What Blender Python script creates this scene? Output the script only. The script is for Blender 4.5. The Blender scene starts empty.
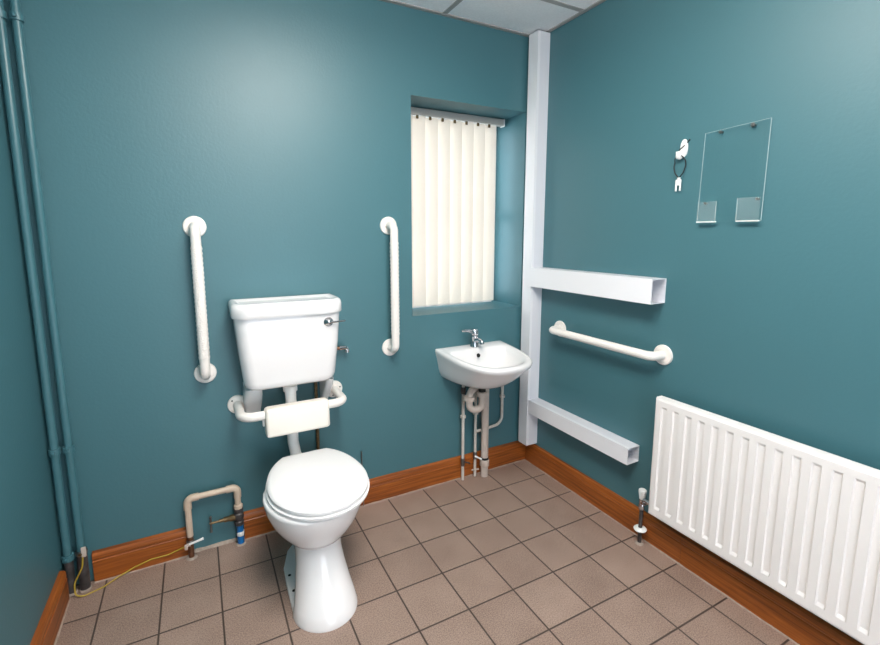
import bpy, bmesh, math, random
from mathutils import Vector, Matrix
random.seed(7)
PI = math.pi
SC = bpy.context.scene
COL = SC.collection

# ------------------------------------------------------------------ materials
def lin(r, g, b):
    f = lambda c: (c/255/12.92) if c/255 <= .04045 else ((c/255+.055)/1.055)**2.4
    return (f(r), f(g), f(b), 1)

def mat(name, rgb, rough=.5, metal=0., spec=.5, bump=None, coat=0., mottle=None, trans=0.):
    """bump = (kind, scale, strength, distance); mottle = (scale, amount)"""
    m = bpy.data.materials.new(name); m.use_nodes = True
    nt = m.node_tree; b = nt.nodes['Principled BSDF']
    b.inputs['Base Color'].default_value = lin(*rgb)
    b.inputs['Roughness'].default_value = rough
    b.inputs['Metallic'].default_value = metal
    b.inputs['Specular IOR Level'].default_value = spec
    b.inputs['Coat Weight'].default_value = coat
    b.inputs['Coat Roughness'].default_value = .05
    if mottle:
        tc = nt.nodes.new('ShaderNodeNewGeometry')
        n = nt.nodes.new('ShaderNodeTexNoise'); n.inputs['Scale'].default_value = mottle[0]
        n.inputs['Detail'].default_value = 5
        nt.links.new(tc.outputs['Position'], n.inputs['Vector'])
        r = nt.nodes.new('ShaderNodeValToRGB')
        c = lin(*rgb); a = mottle[1]
        r.color_ramp.elements[0].position = .3; r.color_ramp.elements[1].position = .7
        r.color_ramp.elements[0].color = tuple(x*(1-a) for x in c[:3])+(1,)
        r.color_ramp.elements[1].color = tuple(min(1, x*(1+a)) for x in c[:3])+(1,)
        nt.links.new(n.outputs['Fac'], r.inputs['Fac'])
        nt.links.new(r.outputs['Color'], b.inputs['Base Color'])
    if bump:
        kind, sc, st, di = bump
        tc = nt.nodes.new('ShaderNodeNewGeometry')
        if kind == 'noise':
            n = nt.nodes.new('ShaderNodeTexNoise'); n.inputs['Scale'].default_value = sc
            n.inputs['Detail'].default_value = 4; out = n.outputs['Fac']
        else:
            n = nt.nodes.new('ShaderNodeTexVoronoi'); n.inputs['Scale'].default_value = sc
            out = n.outputs['Distance']
        nt.links.new(tc.outputs['Position'], n.inputs['Vector'])
        bp = nt.nodes.new('ShaderNodeBump')
        bp.inputs['Strength'].default_value = st; bp.inputs['Distance'].default_value = di
        nt.links.new(out, bp.inputs['Height']); nt.links.new(bp.outputs['Normal'], b.inputs['Normal'])
    return m

WALL_RGB = (66, 111, 120)
M = {}
M['wall'] = mat('teal_wall_paint', WALL_RGB, .46, spec=.62, bump=('noise', 90, .12, .004))
M['teal_pipe'] = mat('teal_pipe_paint', (66, 111, 120), .34, bump=('noise', 60, .1, .003))
M['ceramic'] = mat('white_ceramic', (238, 236, 236), .12, coat=.4)
M['plastic'] = mat('white_plastic', (232, 230, 228), .3)
M['seat'] = mat('white_seat_plastic', (240, 239, 239), .22)
M['rail'] = mat('white_rail_coating', (238, 232, 226), .32)
M['grip'] = mat('white_ribbed_grip', (238, 232, 226), .38, bump=('voronoi', 150, .55, .004))
M['pad'] = mat('cream_vinyl_pad', (238, 231, 221), .42, bump=('noise', 140, .12, .002))
M['trunk'] = mat('white_pvc_trunking', (236, 236, 240), .35)
M['trunk_in'] = mat('trunking_tray_pvc', (226, 226, 232), .4)
M['chrome'] = mat('chrome', (205, 205, 208), .12, metal=1)
M['steel'] = mat('dull_steel', (135, 132, 130), .35, metal=1)
M['dark_pipe'] = mat('bare_grey_pipe', (78, 74, 74), .45, metal=.4, mottle=(40, .35))
M['copper'] = mat('tarnished_copper', (128, 92, 70), .4, metal=.8, mottle=(60, .3))
M['brass'] = mat('old_brass', (120, 100, 72), .4, metal=.8, mottle=(80, .35))
M['black'] = mat('black_rubber', (22, 22, 24), .5)
M['hole'] = mat('dark_hole', (12, 12, 12), .8)
M['cream_pipe'] = mat('cream_plastic_pipe', (205, 184, 164), .42, mottle=(30, .06))
M['white_pipe'] = mat('painted_white_pipe', (205, 198, 190), .42, mottle=(30, .08))
M['waste'] = mat('grey_white_waste_plastic', (196, 182, 172), .4, mottle=(25, .08))
M['blue'] = mat('blue_water_pipe', (20, 105, 170), .4)
M['rad'] = mat('white_radiator_enamel', (236, 232, 230), .3)
M['cable'] = mat('yellow_green_cable', (176, 150, 50), .5)
M['mortar'] = mat('pale_mortar', (165, 150, 138), .9, bump=('noise', 120, .6, .004), mottle=(60, .2))
M['caulk'] = mat('pale_caulk', (158, 140, 126), .7, mottle=(50, .2))
M['ceil'] = mat('ceiling_tile', (244, 242, 243), .85, bump=('noise', 220, .35, .002), mottle=(120, .04))
M['tee'] = mat('grey_ceiling_tee', (168, 164, 162), .45)
M['headrail'] = mat('white_aluminium_headrail', (186, 180, 174), .4)
M['frame'] = mat('white_window_frame', (225, 225, 225), .4)
M['white_tag'] = mat('white_tag_plastic', (236, 236, 234), .35)

def wood(name, axis):
    m = bpy.data.materials.new(name); m.use_nodes = True
    nt = m.node_tree; b = nt.nodes['Principled BSDF']
    g = nt.nodes.new('ShaderNodeNewGeometry')
    mp = nt.nodes.new('ShaderNodeMapping')
    mp.inputs['Scale'].default_value = (2, 60, 60) if axis == 'x' else (60, 2, 60)
    nt.links.new(g.outputs['Position'], mp.inputs['Vector'])
    n = nt.nodes.new('ShaderNodeTexNoise'); n.inputs['Scale'].default_value = 1.6
    n.inputs['Detail'].default_value = 8; n.inputs['Roughness'].default_value = .6
    n.inputs['Distortion'].default_value = .6
    nt.links.new(mp.outputs['Vector'], n.inputs['Vector'])
    r = nt.nodes.new('ShaderNodeValToRGB')
    r.color_ramp.elements[0].position = .28; r.color_ramp.elements[0].color = lin(98, 48, 15)
    r.color_ramp.elements[1].position = .72; r.color_ramp.elements[1].color = lin(180, 102, 42)
    e = r.color_ramp.elements.new(.5); e.color = lin(148, 79, 28)
    nt.links.new(n.outputs['Fac'], r.inputs['Fac'])
    nt.links.new(r.outputs['Color'], b.inputs['Base Color'])
    b.inputs['Roughness'].default_value = .38
    bp = nt.nodes.new('ShaderNodeBump'); bp.inputs['Strength'].default_value = .15
    bp.inputs['Distance'].default_value = .002
    nt.links.new(n.outputs['Fac'], bp.inputs['Height']); nt.links.new(bp.outputs['Normal'], b.inputs['Normal'])
    return m
M['wood_x'] = wood('varnished_wood_along_back', 'x')
M['wood_y'] = wood('varnished_wood_along_side', 'y')

def floor_material():
    m = bpy.data.materials.new('brown_quarry_tiles'); m.use_nodes = True
    nt = m.node_tree; b = nt.nodes['Principled BSDF']; N = nt.nodes.new; L = nt.links.new
    g = N('ShaderNodeNewGeometry'); s = N('ShaderNodeSeparateXYZ'); L(g.outputs['Position'], s.inputs[0])
    def math_(op, a, v=None, v2=None):
        n = N('ShaderNodeMath'); n.operation = op
        for i, q in enumerate((a, v, v2)):
            if q is None: continue
            if isinstance(q, (int, float)): n.inputs[i].default_value = q
            else: L(q, n.inputs[i])
        return n.outputs[0]
    tx = math_('MULTIPLY', math_('ADD', s.outputs[0], 1.1151), 5)
    ty = math_('MULTIPLY', math_('ADD', s.outputs[1], .2037), 5)
    d = math_('MINIMUM', math_('PINGPONG', tx, .5), math_('PINGPONG', ty, .5))
    mr = N('ShaderNodeMapRange'); mr.interpolation_type = 'SMOOTHSTEP'
    mr.inputs['From Min'].default_value = .010; mr.inputs['From Max'].default_value = .020
    L(d, mr.inputs['Value'])
    cx = N('ShaderNodeCombineXYZ'); L(math_('FLOOR', tx), cx.inputs[0]); L(math_('FLOOR', ty), cx.inputs[1])
    wn = N('ShaderNodeTexWhiteNoise'); wn.noise_dimensions = '2D'; L(cx.outputs[0], wn.inputs['Vector'])
    fine = N('ShaderNodeTexNoise'); fine.inputs['Scale'].default_value = 240; fine.inputs['Detail'].default_value = 3
    L(g.outputs['Position'], fine.inputs['Vector'])
    big = N('ShaderNodeTexNoise'); big.inputs['Scale'].default_value = 7; big.inputs['Detail'].default_value = 5
    L(g.outputs['Position'], big.inputs['Vector'])
    f = math_('ADD', math_('MULTIPLY', fine.outputs['Fac'], .75), math_('ADD', math_('MULTIPLY', big.outputs['Fac'], .2), math_('MULTIPLY', wn.outputs['Value'], .06)))
    r = N('ShaderNodeValToRGB')
    r.color_ramp.elements[0].position = .32; r.color_ramp.elements[0].color = lin(118, 97, 86)
    r.color_ramp.elements[1].position = .70; r.color_ramp.elements[1].color = lin(178, 154, 140)
    L(f, r.inputs['Fac'])
    mx = N('ShaderNodeMix'); mx.data_type = 'RGBA'
    L(mr.outputs[0], mx.inputs['Factor']); mx.inputs[6].default_value = lin(74, 62, 55); L(r.outputs['Color'], mx.inputs[7])
    L(mx.outputs[2], b.inputs['Base Color'])
    b.inputs['Roughness'].default_value = .5
    b.inputs['Specular IOR Level'].default_value = .4
    h = math_('ADD', math_('MULTIPLY', mr.outputs[0], 1.0), math_('MULTIPLY', fine.outputs['Fac'], .25))
    bp = N('ShaderNodeBump'); bp.inputs['Strength'].default_value = .55; bp.inputs['Distance'].default_value = .002
    L(h, bp.inputs['Height']); L(bp.outputs['Normal'], b.inputs['Normal'])
    return m
M['floor'] = floor_material()

def mixmat(name, parts, fac):
    m = bpy.data.materials.new(name); m.use_nodes = True
    nt = m.node_tree; nt.nodes.remove(nt.nodes['Principled BSDF'])
    out = nt.nodes['Material Output']; mx = nt.nodes.new('ShaderNodeMixShader')
    if fac == 'fresnel':
        fr = nt.nodes.new('ShaderNodeFresnel'); fr.inputs['IOR'].default_value = 1.45
        nt.links.new(fr.outputs[0], mx.inputs[0])
    else: mx.inputs[0].default_value = fac
    for i, (kind, rgb, rough) in enumerate(parts):
        s = nt.nodes.new(kind); s.inputs['Color'].default_value = lin(*rgb)
        if rough is not None: s.inputs['Roughness'].default_value = rough
        nt.links.new(s.outputs[0], mx.inputs[i+1])
    nt.links.new(mx.outputs[0], out.inputs['Surface'])
    return m
M['blind'] = mixmat('cream_blind_fabric', [('ShaderNodeBsdfDiffuse', (243, 237, 229), .5), ('ShaderNodeBsdfTranslucent', (252, 246, 238), None)], .19)
M['glass'] = mixmat('window_glass', [('ShaderNodeBsdfTransparent', (245, 250, 250), None), ('ShaderNodeBsdfGlossy', (255, 255, 255), .02)], .06)
M['acrylic'] = mixmat('clear_acrylic', [('ShaderNodeBsdfTransparent', (254, 255, 255), None), ('ShaderNodeBsdfGlossy', (255, 255, 255), .04)], .03)
M['acrylic_edge'] = mixmat('pale_acrylic_edge', [('ShaderNodeBsdfTransparent', (240, 246, 246), None), ('ShaderNodeBsdfDiffuse', (235, 245, 245), .3)], .34)  # clear edge with some pale diffuse colour mixed in
M['acrylic_haze'] = mixmat('milky_acrylic', [('ShaderNodeBsdfTransparent', (250, 252, 252), None), ('ShaderNodeBsdfDiffuse', (230, 240, 240), .5)], .07)  # mostly clear, slightly milky mix for the pockets

def emis(name, rgb, st):
    m = bpy.data.materials.new(name); m.use_nodes = True
    nt = m.node_tree; nt.nodes.remove(nt.nodes['Principled BSDF'])
    e = nt.nodes.new('ShaderNodeEmission'); e.inputs['Color'].default_value = lin(*rgb); e.inputs['Strength'].default_value = st
    nt.links.new(e.outputs[0], nt.nodes['Material Output'].inputs['Surface'])
    return m
LIGHT = 14.0
M['lamp'] = emis('added_light_diffuser', (255, 248, 240), LIGHT)  # glow of the added ceiling lights

# ------------------------------------------------------------------ mesh helpers
def new(): return bmesh.new()

def loft(bm, rings, cap0=True, cap1=True, closed=True, mi=0):
    vr = [[bm.verts.new(p) for p in r] for r in rings]
    n = len(vr[0])
    for a, b in zip(vr, vr[1:]):
        for i in range(n if closed else n-1):
            j = (i+1) % n
            f = bm.faces.new((a[i], a[j], b[j], b[i])); f.material_index = mi
    if cap0: bm.faces.new(list(reversed(vr[0])))
    if cap1: bm.faces.new(vr[-1])
    return vr

def box(bm, x0, x1, y0, y1, z0, z1, bev=0., seg=2):
    x0, x1 = sorted((x0, x1)); y0, y1 = sorted((y0, y1)); z0, z1 = sorted((z0, z1))
    v = [bm.verts.new(p) for p in ((x0,y0,z0),(x1,y0,z0),(x1,y1,z0),(x0,y1,z0),(x0,y0,z1),(x1,y0,z1),(x1,y1,z1),(x0,y1,z1))]
    fs = [bm.faces.new([v[i] for i in q]) for q in ((3,2,1,0),(4,5,6,7),(0,1,5,4),(1,2,6,5),(2,3,7,6),(3,0,4,7))]
    if bev:
        es = {e for f in fs for e in f.edges}
        bmesh.ops.bevel(bm, geom=list(es), offset=bev, segments=seg, affect='EDGES', profile=.5)

def fillet(pts, rad, seg=8):
    pts = [Vector(p) for p in pts]; out = [pts[0]]
    for i in range(1, len(pts)-1):
        p = pts[i]; a = (pts[i-1]-p); b = (pts[i+1]-p)
        la, lb = a.length, b.length; a.normalize(); b.normalize()
        ang = a.angle(b)
        if ang > PI-.02: out.append(p); continue
        t = min(rad/math.tan(ang/2), la*.49, lb*.49); r = t*math.tan(ang/2)
        c = p+(a+b).normalized()*(r/math.sin(ang/2))
        v0 = (p+a*t)-c; v1 = (p+b*t)-c
        ax = v0.cross(v1).normalized(); th = v0.angle(v1)
        for k in range(seg+1): out.append(c+Matrix.Rotation(th*k/seg, 3, ax) @ v0)
    out.append(pts[-1]); return out

def tube(bm, pts, r, rad=0., n=16, seg=8, cap=True):
    P = fillet(pts, rad, seg) if rad else [Vector(p) for p in pts]
    T = []
    for i in range(len(P)):
        a = P[max(i-1, 0)]; b = P[min(i+1, len(P)-1)]; T.append((b-a).normalized())
    u = T[0].orthogonal().normalized(); rings = []
    for i, p in enumerate(P):
        if i:
            q = T[i-1].rotation_difference(T[i]); u = q @ u
        u = (u-T[i]*u.dot(T[i])).normalized(); w = T[i].cross(u)
        rr = r[i] if isinstance(r, (list, tuple)) else r
        rings.append([p+(u*math.cos(2*PI*k/n)+w*math.sin(2*PI*k/n))*rr for k in range(n)])
    loft(bm, rings, cap, cap)

def lathe(bm, prof, origin, axis=(0, 0, 1), n=24):
    """prof: (radius, height) along axis from origin"""
    ax = Vector(axis).normalized(); u = ax.orthogonal().normalized(); w = ax.cross(u); o = Vector(origin)
    rings = [[o+ax*h+(u*math.cos(2*PI*k/n)+w*math.sin(2*PI*k/n))*max(r, 1e-4) for k in range(n)] for r, h in prof]
    loft(bm, rings)

def ball(bm, c, r, sx=1, sy=1, sz=1, n=16):
    bmesh.ops.create_uvsphere(bm, u_segments=n, v_segments=n//2, radius=r, matrix=Matrix.Translation(c) @ Matrix.Diagonal((sx, sy, sz, 1)))

def extrude_outline(bm, outline, d):
    """outline = list of 3d points (planar), d = extrusion vector"""
    a = [Vector(p) for p in outline]; d = Vector(d)
    loft(bm, [a, [p+d for p in a]])

# ------------------------------------------------------------------ object helpers
ROOT = {}
def thing(name, label, cat, loc, group=None):
    o = bpy.data.objects.new(name, None); COL.objects.link(o); o.location = loc
    o.empty_display_size = .05
    o['label'] = label; o['category'] = cat
    if group: o['group'] = group
    ROOT[o] = Vector(loc)
    return o

def obj(name, bm, m, parent=None, smooth=40, label=None):
    off = ROOT[parent] if parent else Vector((0, 0, 0))
    bmesh.ops.recalc_face_normals(bm, faces=bm.faces[:])
    if off.length: bmesh.ops.translate(bm, verts=bm.verts[:], vec=-off)
    me = bpy.data.meshes.new(name); bm.to_mesh(me); bm.free()
    ms = m if isinstance(m, (list, tuple)) else [m]
    for q in ms: me.materials.append(M[q] if isinstance(q, str) else q)
    if smooth:
        me.polygons.foreach_set('use_smooth', [True]*len(me.polygons))
        me.set_sharp_from_angle(angle=math.radians(smooth))
    o = bpy.data.objects.new(name, me); COL.objects.link(o)
    if parent: o.parent = parent; ROOT[o] = off
    if label: o['label'] = label
    return o

def single(name, bm, m, label, cat, group=None, smooth=40):
    """a thing that is one mesh, origin at the base of its bounds"""
    c = Vector((sum(v.co.x for v in bm.verts)/len(bm.verts), sum(v.co.y for v in bm.verts)/len(bm.verts), min(v.co.z for v in bm.verts)))
    bmesh.ops.translate(bm, verts=bm.verts[:], vec=-c)
    o = obj(name, bm, m, None, smooth); o.location = c
    o['label'] = label; o['category'] = cat
    if group: o['group'] = group
    return o

def struct(name, bm, m, parent=None, smooth=0):
    o = obj(name, bm, m, parent, smooth)
    o['kind'] = 'structure'
    return o

# ------------------------------------------------------------------ the room
H = 2.395; XL = -2.243; YF = -2.95
WX0, WX1, WZ0, WZ1, WD = -.757, -.069, .943, 2.010, .32
bm = new(); box(bm, XL-.1, .1, YF-.1, .1, -.1, 0); struct('floor', bm, 'floor')
bm = new(); box(bm, XL-.1, .1, YF-.1, .1, H+.0, H+.1); struct('ceiling', bm, 'ceil')
bm = new(); box(bm, XL-.1, XL, YF-.1, 0, 0, H); struct('wall_left', bm, 'wall')
bm = new(); box(bm, 0, .1, YF-.1, 0, 0, H); struct('wall_right', bm, 'wall')
DX0, DX1, DZ = -1.70, -.65, 2.08  # unseen doorway, added so outside light fills the room from behind
bm = new()
box(bm, XL, DX0, YF-.1, YF, 0, H); box(bm, DX1, 0, YF-.1, YF, 0, H); box(bm, DX0, DX1, YF-.1, YF, DZ, H)
struct('wall_front', bm, 'wall')
bm = new()
for a in ((DX0-.06, DX0, 0, DZ), (DX1, DX1+.06, 0, DZ), (DX0-.06, DX1+.06, DZ, DZ+.06)): box(bm, a[0], a[1], YF-.0, YF+.018, a[2], a[3], .003)
struct('trim_30', bm, 'wood_y')  # casing round the added doorway
bm = new()
xs = [XL-.1, WX0, WX1, .1]; zs = [0, WZ0, WZ1, H]
g = {}
for i, x in enumerate(xs):
    for k, z in enumerate(zs):
        for j, y in enumerate((0, WD)): g[i, k, j] = bm.verts.new((x, y, z))
for i in range(3):
    for k in range(3):
        if (i, k) == (1, 1): continue
        for j in (0, 1): bm.faces.new((g[i,k,j], g[i+1,k,j], g[i+1,k+1,j], g[i,k+1,j]))
for i in range(3):
    for k in (0, 3): bm.faces.new((g[i,k,0], g[i+1,k,0], g[i+1,k,1], g[i,k,1]))
for k in range(3):
    for i in (0, 3): bm.faces.new((g[i,k,0], g[i,k+1,0], g[i,k+1,1], g[i,k,1]))
bm.faces.new((g[1,1,0], g[2,1,0], g[2,1,1], g[1,1,1])); bm.faces.new((g[1,2,0], g[2,2,0], g[2,2,1], g[1,2,1]))
bm.faces.new((g[1,1,0], g[1,2,0], g[1,2,1], g[1,1,1])); bm.faces.new((g[2,1,0], g[2,2,0], g[2,2,1], g[2,1,1]))
struct('wall_back', bm, 'wall')

# window
w = bpy.data.objects.new('window_1', None); COL.objects.link(w); w['kind'] = 'structure'; w.location = ((WX0+WX1)/2, .29, WZ0)
ROOT[w] = Vector(w.location)
bm = new(); fw = .045
for a in ((WX0, WX0+fw, WZ0, WZ1), (WX1-fw, WX1, WZ0, WZ1), (WX0+fw, WX1-fw, WZ0, WZ0+fw), (WX0+fw, WX1-fw, WZ1-fw, WZ1), (WX0+fw, WX1-fw, 1.435, 1.485)):
    box(bm, a[0], a[1], .262, .312, a[2], a[3], .004)
obj('window_frame', bm, 'frame', w)
bm = new(); box(bm, WX0+fw-.004, WX1-fw+.004, .285, .289, WZ0+fw-.004, WZ1-fw+.004); obj('pane', bm, 'glass', w)

# skirting profile (offset from wall, height)
SK = [(.0, 0), (.020, 0), (.020, .088), (.0172, .0905), (.0172, .0935), (.0190, .0955), (.0182, .113), (.0150, .1195), (.0, .1235)]
def skirt(name, a, b, nrm, m):
    bm = new(); a = Vector(a); b = Vector(b); nrm = Vector(nrm)
    loft(bm, [[p+nrm*d+Vector((0, 0, h)) for d, h in SK] for p in (a, b)])
    return struct(name, bm, m, smooth=30)
skirt('baseboard_back', (-1.603, 0, 0), (0, 0, 0), (0, -1, 0), 'wood_x')
skirt('baseboard_back.001', (-2.155, 0, 0), (-1.826, 0, 0), (0, -1, 0), 'wood_x')
skirt('baseboard_right', (0, -1.010, 0), (0, -.0195, 0), (-1, 0, 0), 'wood_y')
skirt('baseboard_right.001', (0, -2.95, 0), (0, -1.0115, 0), (-1, 0, 0), 'wood_y')
skirt('baseboard_left', (XL, -2.95, 0), (XL, -.075, 0), (1, 0, 0), 'wood_y')
# caulk bead along the skirting foot
def bead(name, a, b, nrm, mt='caulk', r=.005):
    bm = new(); a = Vector(a); b = Vector(b); nrm = Vector(nrm); rings = []
    n = max(2, int((b-a).length/.03))
    for i in range(n+1):
        p = a.lerp(b, i/n); rr = r*(.7+.6*random.random())
        rings.append([p, p+nrm*rr, p+nrm*rr*.5+Vector((0, 0, rr*.5)), p+Vector((0, 0, rr*.8))])
    loft(bm, rings); struct(name, bm, mt)
bead('trim_1', (-1.603, -.02, 0), (-.02, -.02, 0), (0, -1, 0))
bead('trim_2', (-.02, -2.9, 0), (-.02, -.02, 0), (-1, 0, 0))
bead('trim_3', (-2.155, -.02, 0), (-1.826, -.02, 0), (0, -1, 0))
bead('trim_4', (XL+.02, -2.9, 0), (XL+.02, -.075, 0), (1, 0, 0))
bead('trim_5', (-1.826, 0, 0), (-1.603, 0, 0), (0, -1, 0), 'mortar', .012)
# ceiling grid: wall angles and tees
ti = [6]
def strip(x0, x1, y0, y1, z0, m='tee'):
    bm = new(); box(bm, x0, x1, y0, y1, z0, H); struct('trim_%d' % ti[0], bm, m); ti[0] += 1
strip(XL, 0, -.022, 0, H-.004); strip(-.022, 0, YF, -.0225, H-.004); strip(XL, XL+.022, YF, -.0225, H-.004)
for x in (-.586, -1.186, -1.786): strip(x-.012, x+.012, YF, -.0225, H-.003)
for y in (-.337, -.937, -1.537, -2.137, -2.737):
    for x0, x1 in ((-.574, -.0225), (-1.174, -.598), (-1.774, -1.198), (XL+.0225, -1.798)): strip(x0, x1, y-.012, y+.012, H-.003)

# unseen surface mounted ceiling lights, added to brighten the room evenly
def added_ceiling_light(x0, y0, label):
    t = thing('added_ceiling_light', label, 'light', (x0+.3, y0+.3, H-.115), 'added unseen ceiling lights')
    bm = new(); box(bm, x0+.03, x0+.57, y0+.03, y0+.57, H-.018, H-.0035, .002); obj('light_base', bm, 'frame', t, 0)
    bm = new(); box(bm, x0+.04, x0+.56, y0+.04, y0+.56, H-.115, H-.0182, .02, 3); obj('diffuser', bm, 'lamp', t)
added_ceiling_light(-1.520, -1.467, 'unseen square ceiling light added over the window side of the room')
added_ceiling_light(-1.620, -2.137, 'unseen square ceiling light added over the rear side of the room')

# ------------------------------------------------------------------ vertical blind
t = thing('vertical_blind', 'cream vertical blind closed over the window recess', 'blind', (-.42, .18, .95))
bm = new(); box(bm, WX0+.002, -.089, .165, .200, 1.970, 2.006, .003); obj('headrail', bm, 'headrail', t)
bm = new(); box(bm, -.091, -.085, .163, .202, 1.966, 2.0075, .002); obj('end_cap', bm, 'plastic', t)
NV = 8; sp = .0755; x0 = -.757+.045
for i in range(NV):
    cx = x0+sp*i; a = math.radians(20)
    dx, dy = .0445*math.cos(a), .0445*math.sin(a)
    bm = new(); c = []
    K = 6
    for k in range(K+1):
        u = -1+2*k/K; bow = .004*(1-u*u)
        c.append((cx+u*dx, .183-u*dy-bow))
    x_lo = WX0+.001
    loop = [(max(x, x_lo), y) for x, y in c]+[(max(x, x_lo), y+.0008) for x, y in reversed(c)]
    loft(bm, [[(x, y, z) for x, y in loop] for z in (.962, 1.20, 1.45, 1.70, 1.9675)])
    v = obj('vane', bm, 'blind', t, 60)
    bm = new(); box(bm, max(cx-dx, x_lo)+.002, cx+dx-.004, .178, .188, .952, .963, .002); obj('bottom_weight', bm, 'plastic', v)
    bm = new(); box(bm, cx-.009, cx+.005, .170, .1775, 1.953, 1.9705, .002); obj('carrier_clip', bm, 'brass', v)

# ------------------------------------------------------------------ trunking
def channel(axis, pos, w, h, a0, a1, parent, mt_tray='trunk_in', mt_lid='trunk', th=.003):
    """square hollow trunking fixed to the right wall (x=0). axis 'y' or 'z'; pos = near coordinate across; w = depth from wall; h = size across"""
    def put(bm, d0, d1, c0, c1):
        if axis == 'y': box(bm, -d1, -d0, a0, a1, pos+c0, pos+c1)
        else: box(bm, -d1, -d0, pos+c0, pos+c1, a0, a1)
    bm = new(); put(bm, .0005, th, 0, h); put(bm, th, w-.012, 0, th); put(bm, th, w-.012, h-th, h)
    put(bm, th, .006, h*.33, h*.33+.004); put(bm, th, .006, h*.66, h*.66+.004)
    obj('tray', bm, mt_tray, parent, 0)
    bm = new(); put(bm, w-th, w, -.0006, h+.0006); put(bm, w-.016, w-th, -.0006, .0014); put(bm, w-.016, w-th, h-.0014, h+.0006)
    put(bm, w-.02, w-th, th+.001, th+.003); put(bm, w-.02, w-th, h-th-.003, h-th-.001)
    obj('cover', bm, mt_lid, parent, 0)
t = thing('trunking', 'tall white plastic trunking standing upright in the room corner', 'trunking', (-.04, -.068, .124), 'white cable trunking')
channel('z', -.099, .080, .072, .136, H-.008, t)
t = thing('trunking', 'horizontal white trunking cut off open, higher one, above the grab rail', 'trunking', (-.04, -.48, 1.070), 'white cable trunking')
channel('y', 1.070, .088, .102, -.848, -.0995, t)
t = thing('trunking', 'horizontal white trunking cut off open, lower one, near the skirting', 'trunking', (-.04, -.44, .338), 'white cable trunking')
channel('y', .338, .076, .076, -.775, -.0995, t)

# ------------------------------------------------------------------ grab rails
def flange(bm, c, ax, r=.043, th=.008):
    lathe(bm, [(0, 0), (r, 0), (r, th*.5), (r*.93, th), (r*.5, th*1.25), (0, th*1.25)], c, ax, 32)
def grab_rail(p0, p1, out, label, grip):
    p0 = Vector(p0); p1 = Vector(p1); out = Vector(out); d = (p1-p0).normalized()
    base = (p0+p1)/2; base.z = min(p0.z, p1.z)
    t = thing('grab_rail', label, 'grab rail', base, 'white grab rails')
    so = .072; R = .0190
    bm = new(); tube(bm, [p0+out*.006, p0+out*so, p1+out*so, p1+out*.006], R, .05, 20, 10); obj('bar', bm, 'rail', t)
    L = (p1-p0).length
    if grip:
        bm = new(); P = []; rr = []
        n = 48
        for i in range(n+1):
            P.append(p0+out*so+d*(.075+(L-.15)*i/n)); rr.append(R+.0005+(.0022 if i % 2 else 0))
        tube(bm, P, rr, n=20); obj('grip_sleeve', bm, 'grip', t)
    for p in (p0, p1):
        bm = new(); flange(bm, p, out); obj('wall_flange', bm, 'rail', t)
grab_rail((-1.712, 0, .785), (-1.712, 0, 1.386), (0, -1, 0), 'upright white grab rail between the teal corner pipes and the cistern', True)
grab_rail((-.882, 0, .797), (-.882, 0, 1.396), (0, -1, 0), 'upright white grab rail between the cistern and the window', True)
grab_rail((0, -.254, .852), (0, -.858, .852), (-1, 0, 0), 'horizontal white grab rail between the two cut trunking lengths', False)

# ------------------------------------------------------------------ toilet
TX = -1.376
def egg(z, yf, yw, yb, wf, wb, n=48, cx=TX, ef=2.0, eb=2.4, pinch=False):
    """closed ring, front towards -y; yw = widest station; back tapers to half width wb and closes at yb"""
    pts = []
    for k in range(n):
        a = 2*PI*k/n                      # 0 = front, pi = back
        c, s = math.cos(a), math.sin(a)
        if c >= 0:
            x = wf*math.copysign(abs(s)**(2/ef), s); y = yw+(yf-yw)*c**(2/ef)
        else:
            u = -c
            # back half: width eases from wf to wb, then rounds off
            yy = u**(2/eb); y = yw+(yb-yw)*yy
            q = abs(s)**(2/eb)
            e = 1-(1-yy)**2.6 if pinch else yy*yy*(3-2*yy)
            x = math.copysign((wf*(1-e)+wb*e)*q**(1 if wb > wf*.8 else .55), s)
        pts.append((cx+x, y, z))
    return pts
t = thing('toilet', 'white ceramic toilet with closed lid standing on the tiled floor', 'toilet', (TX, -.4, 0))
rings = [egg(0, -.664, -.545, -.16, .117, .034, pinch=True), egg(.012, -.664, -.545, -.16, .117, .034, pinch=True),
         egg(.04, -.648, -.535, -.16, .110, .034, pinch=True), egg(.09, -.616, -.51, -.16, .099, .036, pinch=True), egg(.14, -.584, -.485, -.15, .090, .042, pinch=True),
         egg(.19, -.556, -.465, -.14, .085, .050), egg(.225, -.545, -.455, -.14, .088, .062), egg(.236, -.546, -.455, -.14, .093, .07),
         egg(.240, -.556, -.452, -.14, .103, .075), egg(.262, -.574, -.445, -.14, .123, .08), egg(.290, -.596, -.435, -.14, .146, .09),
         egg(.32, -.615, -.43, -.14, .163, .095), egg(.355, -.630, -.425, -.14, .177, .10), egg(.385, -.638, -.42, -.14, .183, .105),
         egg(.396, -.639, -.42, -.14, .183, .105), egg(.400, -.633, -.42, -.145, .178, .10)]
bm = new(); loft(bm, rings); pan = obj('pan', bm, 'ceramic', t, 60)
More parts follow.
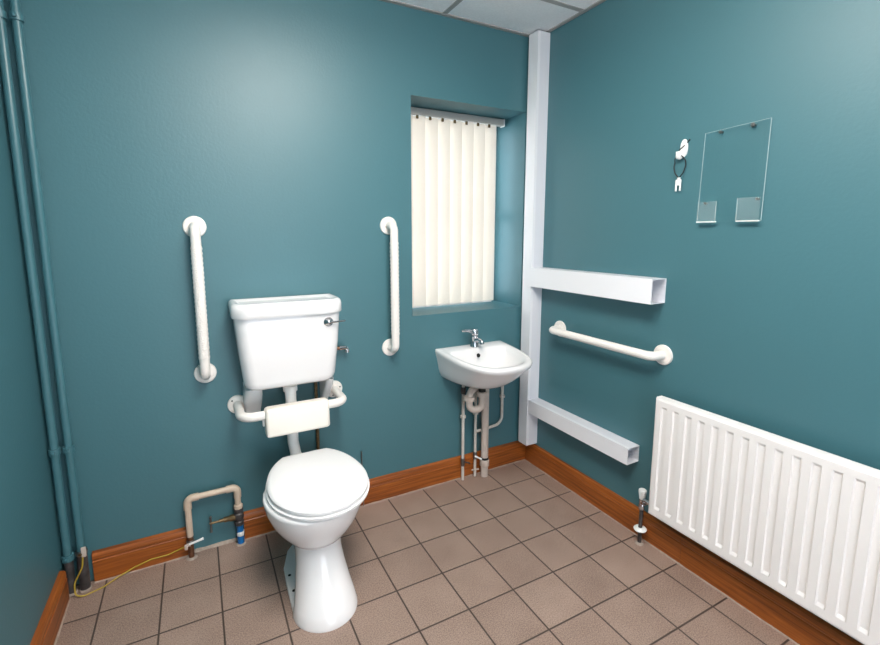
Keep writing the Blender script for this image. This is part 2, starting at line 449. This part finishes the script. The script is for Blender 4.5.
# floor flanges with bolt holes, either side behind the front lobe
for s in (-1, 1):
    bm = new()
    o_ = [(.04, -.16), (.075, -.20), (.108, -.30), (.112, -.40), (.113, -.52), (.09, -.56), (.05, -.52), (.03, -.34)]
    if s < 0: o_ = list(reversed(o_))
    lo = [(TX+s*x, y, 0) for x, y in o_]; mid = [(TX+s*x, y, .010) for x, y in o_]
    c = (TX+s*.07, -.36)
    hi = [(c[0]+(TX+s*x-c[0])*.95, c[1]+(y-c[1])*.97, .016) for x, y in o_]
    loft(bm, [lo, mid, hi]); fo = obj('foot_flange', bm, 'ceramic', t, 50)
    for y in (-.352, -.440):
        bm = new(); lathe(bm, [(0, 0), (.0065, 0), (.006, .0012), (0, .0013)], (TX+s*.093, y, .0158), n=14); obj('bolt_hole', bm, 'hole', fo)
# outlet horn and inlet collar at the back
bm = new(); tube(bm, [(TX, -.17, .36), (TX, -.10, .372)], [.036, .032], n=20); obj('inlet_collar', bm, 'ceramic', t)
def lid_ring(z, ins, n=72, cx=-1.358):
    pts = []
    for k in range(n):
        a = 2*PI*k/n; c, s = math.cos(a), math.sin(a)
        x = (.1885-ins)*math.copysign(abs(s)**.95, s)
        y = -.428-(.221-ins)*c if c >= 0 else -.428-(.276-ins)*c
        y = min(y, -.186-ins)
        pts.append((cx+x, y, z))
    return pts
bm = new(); loft(bm, [lid_ring(.4002, .06), lid_ring(.4035, .055), lid_ring(.4040, .004), lid_ring(.4055, .001), lid_ring(.4140, 0), lid_ring(.4155, .003), lid_ring(.4158, .06)]); obj('seat', bm, 'seat', t, 40)
bm = new(); loft(bm, [lid_ring(.4160, .06), lid_ring(.4205, .055), lid_ring(.4208, .007), lid_ring(.4220, .005), lid_ring(.4320, .005), lid_ring(.4375, .010), lid_ring(.4400, .019), lid_ring(.4420, .042), lid_ring(.4435, .095)]); obj('lid', bm, 'seat', t, 40)
for s in (-1, 1):
    bm = new(); tube(bm, [(-1.362+s*.05-.016, -.169, .415), (-1.362+s*.05+.016, -.169, .415)], .009, n=14)
    lathe(bm, [(.010, 0), (.010, .014)], (-1.362+s*.05, -.169, .401), n=14); obj('hinge', bm, 'seat', t)

# cistern
CX = -1.388
def tank_ring(z, hw, d, r, n=8, y0=-.004):
    pts = [(CX-hw, y0, z)]
    for cxs, a0 in ((-1, PI), (1, 1.5*PI)):
        for k in range(n+1):
            a = a0+PI/2*k/n
            pts.append((CX+cxs*(hw-r)+r*math.cos(a), -d+r+r*math.sin(a), z))
    pts.append((CX+hw, y0, z)); return pts
t = thing('toilet_cistern', 'white cistern with chrome lever hung on the wall above the toilet', 'cistern', (CX, -.09, .735))
bm = new(); loft(bm, [tank_ring(.724, .150, .145, .045), tank_ring(.727, .170, .160, .05), tank_ring(.738, .184, .170, .05), tank_ring(.757, .189, .174, .05), tank_ring(.90, .2025, .184, .045), tank_ring(1.034, .2125, .190, .048)])
tank = obj('tank', bm, 'ceramic', t, 50)
bm = new()
loft(bm, [tank_ring(1.029, .205, .187, .06), tank_ring(1.029, .2195, .202, .062), tank_ring(1.033, .221, .204, .062), tank_ring(1.066, .2215, .204, .065), tank_ring(1.079, .2185, .200, .064),
          tank_ring(1.086, .210, .190, .058), tank_ring(1.0855, .200, .180, .05, y0=-.012), tank_ring(1.077, .188, .125, .03, y0=-.022), tank_ring(1.076, .18, .115, .03, y0=-.028)])
obj('cistern_lid', bm, 'ceramic', t, 50)
bm = new(); lathe(bm, [(0, 0), (.020, 0), (.020, .005), (.014, .011), (.009, .018), (.005, .021), (0, .021)], (-1.236, -.184, .990), (0, -1, 0), 20); lev = obj('flush_lever', bm, 'chrome', t)
bm = new(); tube(bm, [(-1.236, -.199, .990), (-1.205, -.200, .990), (-1.165, -.192, .990)], [.005, .0042, .0035], n=10); obj('lever_arm', bm, 'chrome', lev)
bm = new(); lathe(bm, [(.030, 0), (.030, .022), (.022, .026), (.022, .04)], (-1.39, -.10, .687), n=18); obj('siphon_nut', bm, 'plastic', t)

bm = new(); tube(bm, [(-1.39, -.10, .712), (-1.388, -.10, .45), (TX, -.105, .372), (TX, -.14, .366)], .0235, .06, 18)
single('flush_pipe', bm, 'plastic', 'white flush pipe dropping from the cistern to the toilet pan', 'pipe')

for x, sc_, lab in ((-1.538, 1, 'white support bracket under the cistern end nearer the teal corner pipes'), (-1.222, .5, 'white support bracket under the cistern end nearer the window')):
    bm = new()
    rings = []
    for z, d, hw in ((.575, .012, .030), (.60, .035, .034), (.65, .085, .037), (.69, .118, .036), (.715, .135, .034), (.7225, .137, .034)):
        hw *= sc_
        r = .030*sc_; pts = [(x-hw, -.001, z)]
        d_ = max(d, r+.002)
        r = min(r, d_*.5)
        for cxs, a0 in ((-1, PI), (1, 1.5*PI)):
            for k in range(7):
                a = a0+PI/2*k/6; pts.append((x+cxs*(hw-r)+r*math.cos(a), -d_+r+r*math.sin(a), z))
        pts.append((x+hw, -.001, z)); rings.append(pts)
    loft(bm, rings)
    single('cistern_bracket', bm, 'ceramic', lab, 'bracket', 'brackets under the cistern', 50)

# backrest rail with pad
t = thing('backrest_rail', 'white tubular backrest rail with a cream pad behind the toilet', 'backrest', (-1.385, -.1, .54))
BZ = .628
bm = new(); tube(bm, [(-1.597, -.006, BZ), (-1.597, -.185, BZ), (-1.173, -.185, BZ), (-1.173, -.006, BZ)], .0185, .05, 20, 10); obj('bar', bm, 'rail', t)
for x in (-1.597, -1.173):
    bm = new(); flange(bm, Vector((x, 0, BZ)), (0, -1, 0), .041); f = obj('wall_flange', bm, 'rail', t)
    for k in range(3):
        a = 2*PI*k/3+.3; bm = new(); lathe(bm, [(0, 0), (.004, 0), (.003, .0012), (0, .0015)], (x+.029*math.cos(a), -.0085, BZ+.029*math.sin(a)), (0, -1, 0), 10); obj('screw', bm, 'black', f)
bm = new(); box(bm, -1.510, -1.250, -.220, -.158, .538, .658, .014, 4)
bmesh.ops.rotate(bm, verts=bm.verts[:], cent=(-1.38, -.19, .605), matrix=Matrix.Rotation(math.radians(-4), 3, 'X'))
obj('backrest_pad', bm, 'pad', t, 60)
bm = new(); box(bm, -1.519, -1.505, -.182, -.168, .578, .612, .004)
obj('pad_clip', bm, 'plastic', t)

# overflow stub beside the cistern, supply behind, rod
t = thing('overflow_pipe', 'short copper overflow pipe with chrome elbow beside the cistern', 'pipe', (-1.15, -.03, .82))
bm = new(); tube(bm, [(-1.192, -.034, .831), (-1.142, -.034, .831)], .0085, n=14); obj('pipe', bm, 'copper', t)
bm = new(); tube(bm, [(-1.147, -.034, .831), (-1.113, -.034, .831), (-1.113, -.034, .808)], .0105, .014, 14); 
lathe(bm, [(.0125, 0), (.0125, .012)], (-1.150, -.034, .831), (1, 0, 0), 14); obj('elbow', bm, 'chrome', t)
bm = new(); tube(bm, [(-1.262, -.020, .002), (-1.262, -.020, .722)], .0078, .03, 12)
single('supply_pipe', bm, 'brass', 'thin tarnished supply pipe on the wall, behind the backrest pad', 'pipe')
bm = new(); tube(bm, [(-1.047, -.026, .002), (-1.047, -.010, .288)], .0028, n=8)
single('metal_rod', bm, 'steel', 'thin grey metal rod upright against the wall behind the toilet seat', 'rod')

# ------------------------------------------------------------------ wash basin
BX = -.415
def basin_ring(z, hw, d, n=64, e=2.5, yb=-.001, zf=0.):
    """D shaped ring against the back wall; zf = extra height at the front"""
    pts = []
    nb = 14
    for k in range(nb):                                   # along the wall, from +hw to -hw
        pts.append((BX+hw-2*hw*k/nb, yb, z))
    m = n-nb
    for k in range(m):
        a = PI*k/m
        x = -hw*math.copysign(abs(math.cos(a))**(2/e), math.cos(a)); q = math.sin(a)**(2/e)
        pts.append((BX+x, yb-(d+yb)*q, z+zf*q))
    return pts
def bowl_ring(z, hw, y0, y1, n=64, e=2.5, zf=0.):
    pts = []; nb = 14; m = n-nb; yc = y0
    for k in range(nb):
        u = 1-2*k/nb; pts.append((BX+hw*u, y0+.012*(1-u*u), z))
    for k in range(m):
        a = PI*k/m; x = -hw*math.copysign(abs(math.cos(a))**(2/e), math.cos(a)); q = math.sin(a)**(2/e)
        pts.append((BX+x, y0-(y0-y1)*q, z+zf*q))
    return pts
t = thing('wash_basin', 'small white ceramic wash basin on the wall below the window', 'basin', (BX, -.18, .575))
ZT = .757; FD = -.026
R_ = [basin_ring(.562, .05, .165, e=2), basin_ring(.568, .095, .20, e=2.), basin_ring(.583, .145, .245, e=2.), basin_ring(.606, .176, .290, e=2.1), basin_ring(.637, .188, .332, e=2.2), basin_ring(.672, .195, .366, e=2.4, zf=-.004), basin_ring(.705, .202, .388, e=2.6, zf=-.012),
      basin_ring(ZT-.026, .209, .400, e=2.85, zf=FD), basin_ring(ZT-.012, .2125, .405, e=2.9, zf=FD), basin_ring(ZT-.003, .2105, .403, e=2.9, zf=FD), basin_ring(ZT, .2055, .396, e=2.9, zf=FD),
      bowl_ring(ZT-.001, .186, -.085, -.372, e=2.7, zf=FD+.001), bowl_ring(ZT-.008, .178, -.094, -.363, e=2.6, zf=FD), bowl_ring(ZT-.03, .168, -.103, -.350, e=2.4, zf=-.014), bowl_ring(ZT-.07, .145, -.112, -.315, e=2.2), bowl_ring(ZT-.105, .10, -.13, -.265, e=2), bowl_ring(ZT-.125, .05, -.16, -.23, e=2), bowl_ring(ZT-.128, .018, -.178, -.212, e=2)]
bm = new(); loft(bm, R_); bowl = obj('bowl', bm, 'ceramic', t, 70)
bm = new(); lathe(bm, [(0, 0), (.011, 0), (.0105, .002), (0, .002)], (-.424, -.1055, .722), (0, -1, .25), 16); obj('overflow_hole', bm, 'hole', t)
bm = new(); lathe(bm, [(0, 0), (.02, 0), (.018, .003), (.012, .003), (0, .001)], (BX, -.195, ZT-.127), n=18); obj('waste_outlet', bm, 'chrome', t)

# tap
t = thing('basin_tap', 'chrome lever tap standing on the back of the wash basin', 'tap', (-.415, -.05, ZT))
bm = new(); lathe(bm, [(0, 0), (.023, 0), (.023, .006), (.020, .012), (.018, .045), (.0195, .050), (.0195, .062), (0, .064)], (-.415, -.052, ZT-.001), n=22); obj('tap_body', bm, 'chrome', t)
bm = new(); tube(bm, [(-.415, -.056, ZT+.034), (-.415, -.10, ZT+.046), (-.415, -.122, ZT+.042), (-.415, -.126, ZT+.028)], [.013]+[.0115]*7+[.0115]*7+[.0125], .02, 14, 6); obj('spout', bm, 'chrome', t)
bm = new(); lathe(bm, [(0, 0), (.019, 0), (.0215, .008), (.0205, .026), (.014, .033), (0, .034)], (-.415, -.052, ZT+.064), n=22); hd = obj('tap_head', bm, 'chrome', t)
bm = new(); tube(bm, [(-.425, -.052, ZT+.080), (-.450, -.055, ZT+.090), (-.475, -.058, ZT+.094), (-.503, -.061, ZT+.094)], [.010, .009, .008, .0055], n=12); obj('lever', bm, 'chrome', t)

# trap and waste
t = thing('basin_waste', 'grey-white plastic trap and fat waste pipe under the basin', 'waste pipe', (-.345, -.06, 0))
bm = new(); lathe(bm, [(.019, 0), (.019, .036)], (-.424, -.145, .531), n=18); obj('waste_tail', bm, 'black', t)
bm = new(); tube(bm, [(-.424, -.145, .545), (-.424, -.145, .440), (-.490, -.125, .440), (-.490, -.125, .540), (-.36, -.062, .540), (-.345, -.062, .50)], .0185, .031, 18, 10); obj('trap', bm, 'waste', t)
for p in ((-.424, -.145, .510), (-.490, -.125, .490)):
    bm = new(); lathe(bm, [(.024, 0), (.0295, .003), (.0295, .024), (.024, .027)], p, n=20); obj('trap_nut', bm, 'waste', t)
bm = new(); tube(bm, [(-.345, -.062, .002), (-.345, -.062, .54)], .0205, n=20); wp = obj('waste_pipe', bm, 'waste', t)
bm = new(); lathe(bm, [(.024, 0), (.0265, .004), (.0265, .036), (.024, .04)], (-.345, -.062, .062), n=20); obj('coupling', bm, 'waste', wp)
bm = new(); lathe(bm, [(.0225, 0), (.0225, .012)], (-.345, -.062, .103), n=20); obj('seal_ring', bm, 'black', wp)

def clip(bm, p, r, ax=(0, 0, 1), th=.012, wall=None):
    ax = Vector(ax); lathe(bm, [(r+.0055, -th/2), (r+.0055, th/2)], p, ax, 16)
    if wall: box(bm, p[0]-.006, p[0]+.006, p[1], wall, p[2]-th/2, p[2]+th/2)
GP = 'thin white pipes under the basin'
t = thing('water_pipe', 'upright white water pipe under basin, nearest the toilet', 'pipe', (-.476, -.045, 0), GP)
bm = new(); tube(bm, [(-.476, -.042, .002), (-.476, -.042, .575)], .0082, n=14); p_ = obj('pipe', bm, 'white_pipe', t)
bm = new(); clip(bm, (-.476, -.042, .37), .010, wall=0); obj('pipe_clip', bm, 'white_pipe', t)
bm = new(); lathe(bm, [(.0115, 0), (.0135, .006), (.0135, .03), (.010, .036)], (-.476, -.042, .50), n=14); obj('coupling', bm, 'dark_pipe', t)
bm = new(); lathe(bm, [(.011, 0), (.012, .01), (.012, .035), (.011, .045)], (-.476, -.042, .085), n=14); va = obj('isolating_valve', bm, 'steel', t)
bm = new(); tube(bm, [(-.476, -.05, .112), (-.462, -.068, .112), (-.447, -.073, .105)], .0045, n=8); obj('valve_lever', bm, 'black', va)
t = thing('water_pipe', 'upright white water pipe under basin, between trap and first pipe', 'pipe', (-.394, -.045, 0), GP)
bm = new(); tube(bm, [(-.394, -.040, .002), (-.394, -.040, .53)], .0078, n=14); obj('pipe', bm, 'white_pipe', t)
bm = new(); clip(bm, (-.394, -.040, .375), .010, wall=0); obj('pipe_clip', bm, 'white_pipe', t)
bm = new(); lathe(bm, [(.0105, 0), (.012, .008), (.012, .035), (.0105, .042)], (-.394, -.040, .105), n=14); va = obj('isolating_valve', bm, 'steel', t)
bm = new(); tube(bm, [(-.405, -.055, .130), (-.372, -.074, .112)], .005, n=8); obj('valve_lever', bm, 'white_tag', va)
bm = new(); tube(bm, [(-.418, -.045, .045), (-.372, -.045, .04)], .0045, n=8); obj('drain_screw', bm, 'waste', va)
t = thing('water_pipe', 'white water pipe curving from behind the basin into its neighbour', 'pipe', (-.30, -.04, .26), GP)
bm = new(); tube(bm, [(-.388, -.032, .262), (-.30, -.028, .264), (-.204, -.026, .272), (-.204, -.026, .585)], .0082, .06, 14, 10); obj('pipe', bm, 'white_pipe', t)
bm = new(); clip(bm, (-.204, -.026, .435), .010, wall=0); obj('pipe_clip', bm, 'white_pipe', t)

# ------------------------------------------------------------------ corner heating pipes
def heating_pipe(x, label, dark_r, zt, extra):
    y = -.045
    t = thing('heating_pipe', label, 'pipe', (x, y, 0), 'teal heating pipes in the corner')
    bm = new(); tube(bm, [(x, y, zt-.002), (x, y, H-.001)], .0134, n=20); obj('pipe', bm, 'teal_pipe', t)
    bm = new(); tube(bm, [(x, y, .001), (x, y, zt)], dark_r, n=20); obj('bare_pipe', bm, 'dark_pipe', t)
    for z in (.575, 2.05)+extra:
        bm = new(); clip(bm, (x, y, z), .0134, th=.022, wall=0)
        box(bm, x-.005, x+.005, y-.026, y-.014, z-.006, z+.006, .002)
        obj('pipe_clip', bm, 'teal_pipe', t)
    bm = new()
    lathe(bm, [(dark_r+.004, .001), (dark_r+.003, .006), (dark_r, .009)], (x, y, 0), n=16); obj('floor_seal', bm, 'mortar', t)
    return t
heating_pipe(-2.221, 'teal painted heating pipe in the corner, the one nearer the side wall', .0150, .142, (.150,))
t = heating_pipe(-2.179, 'teal painted heating pipe in the corner, the one with an earth clamp', .0170, .168, ())
bm = new(); lathe(bm, [(.0178, 0), (.0195, .004), (.0195, .014), (.0178, .018)], (-2.179, -.045, .150), n=20); ec = obj('earth_clamp', bm, 'steel', t)
bm = new(); box(bm, -2.176, -2.160, -.066, -.058, .146, .186, .003); obj('clamp_tag', bm, 'waste', ec)
bm = new(); lathe(bm, [(0, 0), (.006, 0), (.006, .008), (0, .009)], (-2.179, -.058, .160), (0, -1, 0), 8); obj('clamp_screw', bm, 'brass', ec)

# ------------------------------------------------------------------ cream pipe loop with stopcock
LY = -.038
t = thing('pipe_loop', 'cream plastic pipe loop with stopcock low on the wall beside the skirting', 'pipe', (-1.72, LY, 0))
bm = new(); tube(bm, [(-1.815, LY, .10), (-1.815, LY, .268), (-1.623, LY, .268), (-1.623, LY, .178)], .0126, .026, 18, 8); obj('pipe', bm, 'cream_pipe', t)
for a, b, c in (((-1.815, .222), (-1.815, .268), (-1.772, .268)), ((-1.666, .268), (-1.623, .268), (-1.623, .222))):
    bm = new(); tube(bm, [(a[0], LY, a[1]), (b[0], LY, b[1]), (c[0], LY, c[1])], .0155, .028, 18, 8); obj('elbow', bm, 'cream_pipe', t)
bm = new(); tube(bm, [(-1.815, LY, .001), (-1.815, LY, .102)], .0110, n=16); obj('bare_pipe', bm, 'copper', t)
bm = new(); lathe(bm, [(.0135, 0), (.0155, .003), (.0155, .012), (.0135, .015)], (-1.815, LY, .068), n=16); e1 = obj('earth_clamp', bm, 'steel', t)
bm = new(); box(bm, -1.838, -1.826, -.062, -.048, .055, .075, .003); box(bm, -1.83, -1.815, -.060, -.050, .066, .078, .002); obj('clamp_screw', bm, 'waste', e1)
bm = new(); tube(bm, [(-1.823, -.056, .074), (-1.79, -.060, .082), (-1.766, -.062, .088)], [.004, .0045, .0055], n=8); obj('cable_tie', bm, 'white_tag', e1)
bm = new(); lathe(bm, [(.014, 0), (.0185, .004), (.0185, .018), (.014, .022)], (-1.623, LY, .168), n=8); obj('union_nut', bm, 'cream_pipe', t)
bm = new(); lathe(bm, [(.015, 0), (.0195, .004), (.0195, .018), (.0145, .022), (.0205, .034), (.0205, .056), (.0145, .062), (.0195, .066), (.0195, .08)], (-1.623, LY, .092), n=14)
sb = obj('stopcock', bm, 'dark_pipe', t)
bm = new(); lathe(bm, [(.014, 0), (.014, .026), (.011, .030), (.011, .05), (.0075, .052), (.0075, .07), (.0048, .072), (.0048, .108)], (-1.632, LY, .132), (-1, 0, 0), 12); obj('spindle', bm, 'brass', sb)
bm = new(); tube(bm, [(-1.734, LY, .094), (-1.734, LY, .158)], .0042, n=10); ball(bm, (-1.734, LY, .158), .0062); ball(bm, (-1.734, LY, .094), .0055); obj('tee_handle', bm, 'steel', sb)
bm = new(); tube(bm, [(-1.621, LY, .002), (-1.622, LY, .095)], .0140, n=18); bp_ = obj('blue_pipe', bm, 'blue', t)
bm = new(); lathe(bm, [(.0148, 0), (.0152, .002), (.0152, .018), (.0148, .02)], (-1.6215, LY, .042), (.08, 0, 1), 18); obj('tape_band', bm, 'white_tag', bp_)
for x in (-1.815, -1.621):
    bm = new(); r0 = .022
    lathe(bm, [(r0, 0.0005), (r0*.9, .003), (.0145, .006)], (x, LY, 0), n=12); obj('mortar_seal', bm, 'mortar', t)

# earth cable
bm = new()
tube(bm, [(-2.172, -.066, .148), (-2.176, -.070, .11), (-2.205, -.072, .055), (-2.204, -.082, .012), (-2.180, -.088, .0035), (-2.12, -.066, .0030), (-2.07, -.034, .008), (-2.02, -.0255, .022), (-1.96, -.0248, .036), (-1.90, -.0245, .034), (-1.855, -.0255, .046), (-1.834, -.045, .063)], .0028, .05, 8, 6)
single('earth_cable', bm, 'cable', 'thin yellow earth cable running along the skirting to the pipe loop', 'cable')

# ------------------------------------------------------------------ key hook, holder
t = thing('wall_hook', 'white plastic hook stuck on the teal wall beside the clear holder', 'hook', (0, -.88, 1.64))
bm = new(); rings = []
HC = (-.882, 1.682)
for d, sc in ((0.0005, 1), (.005, 1), (.007, .9), (.008, .6)):
    rings.append([(-d, HC[0]-.002+.0150*math.cos(a)*sc, HC[1]+.034*math.sin(a)*sc) for a in [2*PI*k/28 for k in range(28)]])
loft(bm, rings); obj('back_plate', bm, 'white_tag', t)
bm = new(); tube(bm, [(-.005, -.878, 1.674), (-.010, -.877, 1.650), (-.021, -.876, 1.646), (-.026, -.875, 1.670)], [.009]+[.0095]*7+[.0095]*7+[.007], .012, 12, 6)
obj('hook_arm', bm, 'white_tag', t)
t = thing('key_fob', 'white key tag hanging on a black cord loop from the hook', 'key', (-.02, -.878, 1.523))
bm = new()
cord = [(-.022, -.8690, 1.573), (-.020, -.850, 1.592), (-.020, -.842, 1.622), (-.022, -.856, 1.650), (-.0255, -.872, 1.6570), (-.022, -.888, 1.648), (-.020, -.893, 1.620), (-.020, -.884, 1.592), (-.022, -.8695, 1.573)]
tube(bm, cord, .0022, .03, 8, 5); 
tube(bm, [(-.0265, -.872, 1.657), (-.026, -.872, 1.676), (-.013, -.886, 1.694), (-.011, -.902, 1.712)], .002, .008, 8, 4)
bmesh.ops.translate(bm, verts=[v for v in bm.verts if v.co.z < 1.640], vec=(0, -.006, -.004)); bmesh.ops.translate(bm, verts=bm.verts[:], vec=(.0075, -.004, 0)); obj('cord', bm, 'black', t)
bm = new(); box(bm, -.026, -.018, -.880, -.857, 1.553, 1.568, .003); box(bm, -.025, -.019, -.863, -.857, 1.523, 1.556, .002); box(bm, -.025, -.019, -.880, -.874, 1.523, 1.556, .002)
box(bm, -.0245, -.0195, -.8735, -.8635, 1.545, 1.556)
lathe(bm, [(.0055, 0), (.0055, .010)], (-.022, -.869, 1.565), n=10); bmesh.ops.translate(bm, verts=bm.verts[:], vec=(.0075, -.010, -.004)); obj('tag', bm, 'white_tag', t)

t = thing('poster_holder', 'clear acrylic poster holder screwed to the teal wall above the radiator', 'poster holder', (-.01, -1.076, 1.397))
xw, xf = -.010, -.013
q = [(-.964, 1.397), (-1.184, 1.397), (-1.186, 1.728), (-.970, 1.719)]
bm = new(); loft(bm, [[(xw, y, z) for y, z in q], [(xf, y, z) for y, z in q]])
for f in bm.faces:
    f.material_index = 0 if len({round(v.co.x, 4) for v in f.verts}) == 1 else 1
obj('panel', bm, ['acrylic', 'acrylic_edge'], t, 0)
bm = new()
for a, b in zip(q, q[1:]+q[:1]):
    if a[1] == b[1]: continue
    r_ = .0009 if a[0] < -1.1 and b[0] < -1.1 else .0005
    tube(bm, [(xf-.0006, a[0], a[1]), (xf-.0006, b[0], b[1])], r_, n=6)
obj('pale_edge', bm, 'acrylic_edge', t)  # thin pale lines along the panel edges
for y0, y1, z1 in ((-.968, -1.037, 1.470), (-1.109, -1.182, 1.476)):
    bm = new(); box(bm, -.024, -.022, y1, y0, 1.397, z1); p_ = obj('pocket', bm, 'acrylic_haze', t, 0)
    bm = new(); box(bm, -.024, -.0135, y1, y0, 1.3945, 1.399, .0008); obj('pocket_base', bm, 'white_tag', p_)
    bm = new(); tube(bm, [(-.0235, y1 if y0 > -1.0 else y0, 1.399), (-.0235, y1 if y0 > -1.0 else y0, z1)], .0011, n=6); obj('pocket_edge', bm, 'acrylic_edge', p_)
for y, z, r in ((-1.024, 1.714, .006), (-1.131, 1.717, .008), (-.989, 1.466, .005), (-1.165, 1.470, .005)):
    bm = new(); tube(bm, [(0, y, z), (-.014, y, z)], r*.6, n=10); lathe(bm, [(0, 0), (r, 0), (r*.8, .003), (0, .0035)], (-.0135, y, z), (-1, 0, 0), 12); obj('screw', bm, 'steel', t)

# ------------------------------------------------------------------ radiator
t = thing('radiator', 'white ribbed panel radiator on the side wall under the poster holder', 'radiator', (-.08, -1.4, .19))
Y0, Y1, Z0, Z1 = -.905, -1.935, .191, .700
xf, xd = -.100, -.0945
rows = [(Z0, .010), (Z0+.003, .003), (Z0+.009, 0), (.228, 0), (.239, 1), (.660, 1), (.669, 0), (Z1-.009, 0), (Z1-.003, .003), (Z1, .010)]
cols = [(Y0, 'e', .010), (Y0-.003, 'e', .003), (Y0-.009, 'f', 0)]
k = 0
while -.947-.05*k > Y1+.03:
    yc = -.947-.05*k
    cols += [(yc+.0130, 'f', 0), (yc+.0095, 'g', 0), (yc-.0095, 'g', 0), (yc-.0130, 'f', 0)]; k += 1
cols += [(Y1+.009, 'f', 0), (Y1+.003, 'e', .003), (Y1, 'e', .010)]
bm = new(); G = []
for z, r in rows:
    line = []
    for y, kind, e in cols:
        x = xf
        if isinstance(r, float) and r: x = xf+r
        if kind == 'e': x = max(x, xf+e)
        if r == 1 and kind == 'g': x = xd
        line.append(bm.verts.new((x, y, z)))
    G.append(line)
for a, b in zip(G, G[1:]):
    for i in range(len(a)-1): bm.faces.new((a[i], a[i+1], b[i+1], b[i]))
# back of the panel
be = [e for e in bm.edges if e.is_boundary]
ret = bmesh.ops.extrude_edge_only(bm, edges=be)
nv = [v for v in ret['geom'] if isinstance(v, bmesh.types.BMVert)]
for v in nv: v.co.x = -.060
bmesh.ops.contextual_create(bm, geom=[e for e in ret['geom'] if isinstance(e, bmesh.types.BMEdge)])
obj('panel', bm, 'rad', t, 24)
for y in (-1.05, -1.80):
    bm = new(); box(bm, -.062, -.001, y-.015, y+.015, .25, .64, .002); obj('wall_bracket', bm, 'rad', t)
bm = new(); tube(bm, [(-.078, -.907, .226), (-.078, -.872, .226)], .010, n=14); obj('valve_tail', bm, 'chrome', t)

VX, VY = -.055, -.846
t = thing('radiator_valve', 'chrome radiator valve with white cap and floor pipe at the radiator end', 'valve', (VX, VY, 0))
bm = new(); lathe(bm, [(0, 0), (.0125, 0), (.0135, .012), (.0165, .032), (.0165, .039), (.014, .042), (0, .043)], (VX, VY, .212), n=20); obj('cap', bm, 'white_tag', t)
bm = new(); lathe(bm, [(.009, 0), (.013, .004), (.013, .022), (.011, .026), (.011, .05), (.009, .052)], (VX, VY, .160), n=12)
tube(bm, [(VX, VY, .192), (VX-.018, VY-.026, .208)], .009, n=12); obj('valve_body', bm, 'chrome', t)
bm = new(); tube(bm, [(VX, VY, .002), (VX, VY, .162)], .0082, n=16); obj('pipe', bm, 'dark_pipe', t)
bm = new(); lathe(bm, [(.0088, 0), (.026, .0005), (.027, .004), (.022, .009), (.010, .011)], (VX, VY, .066), (-.05, 0, 1), 26); obj('pipe_collar', bm, 'white_tag', t)
bm = new(); lathe(bm, [(.02, .0005), (.018, .003), (.0085, .006)], (VX, VY, 0), n=12); obj('mortar_seal', bm, 'mortar', t)

# ------------------------------------------------------------------ light, world, camera
wd = bpy.data.worlds.new('world'); SC.world = wd; wd.use_nodes = True
bg = wd.node_tree.nodes['Background']; bg.inputs['Color'].default_value = lin(235, 244, 255); bg.inputs['Strength'].default_value = 2.4

cd = bpy.data.cameras.new('camera'); cam = bpy.data.objects.new('camera', cd); COL.objects.link(cam); SC.camera = cam
f_px, ppx, ppy = 452.2789, -12.0007, -23.5019
pitch, roll, yaw = .14137, -.0027, .47374
F = Vector((math.sin(yaw)*math.cos(pitch), math.cos(yaw)*math.cos(pitch), -math.sin(pitch)))
Rt = Vector((math.cos(yaw), -math.sin(yaw), 0)); U = Rt.cross(F)
c, s = math.cos(roll), math.sin(roll)
R2 = c*Rt+s*U; U2 = -s*Rt+c*U
Mx = Matrix.Identity(4)
for i in range(3): Mx[i][0], Mx[i][1], Mx[i][2] = R2[i], U2[i], -F[i]
Mx.translation = (-1.71770, -2.04816, 1.35289)
cam.matrix_world = Mx
cd.sensor_width = 36; cd.sensor_fit = 'HORIZONTAL'; cd.lens = f_px/880*36
cd.shift_x = -ppx/880; cd.shift_y = ppy/880
cd.clip_start = .02

vs = SC.view_settings
SC.display_settings.display_device = 'sRGB'
vs.view_transform = 'Standard'; vs.look = 'None'; vs.gamma = 1; vs.use_curve_mapping = False
vs.exposure = 1.0
SC.cycles.use_denoising = True
SC.cycles.max_bounces = 10; SC.cycles.diffuse_bounces = 6; SC.cycles.transparent_max_bounces = 12
SC.cycles.caustics_reflective = False; SC.cycles.caustics_refractive = False
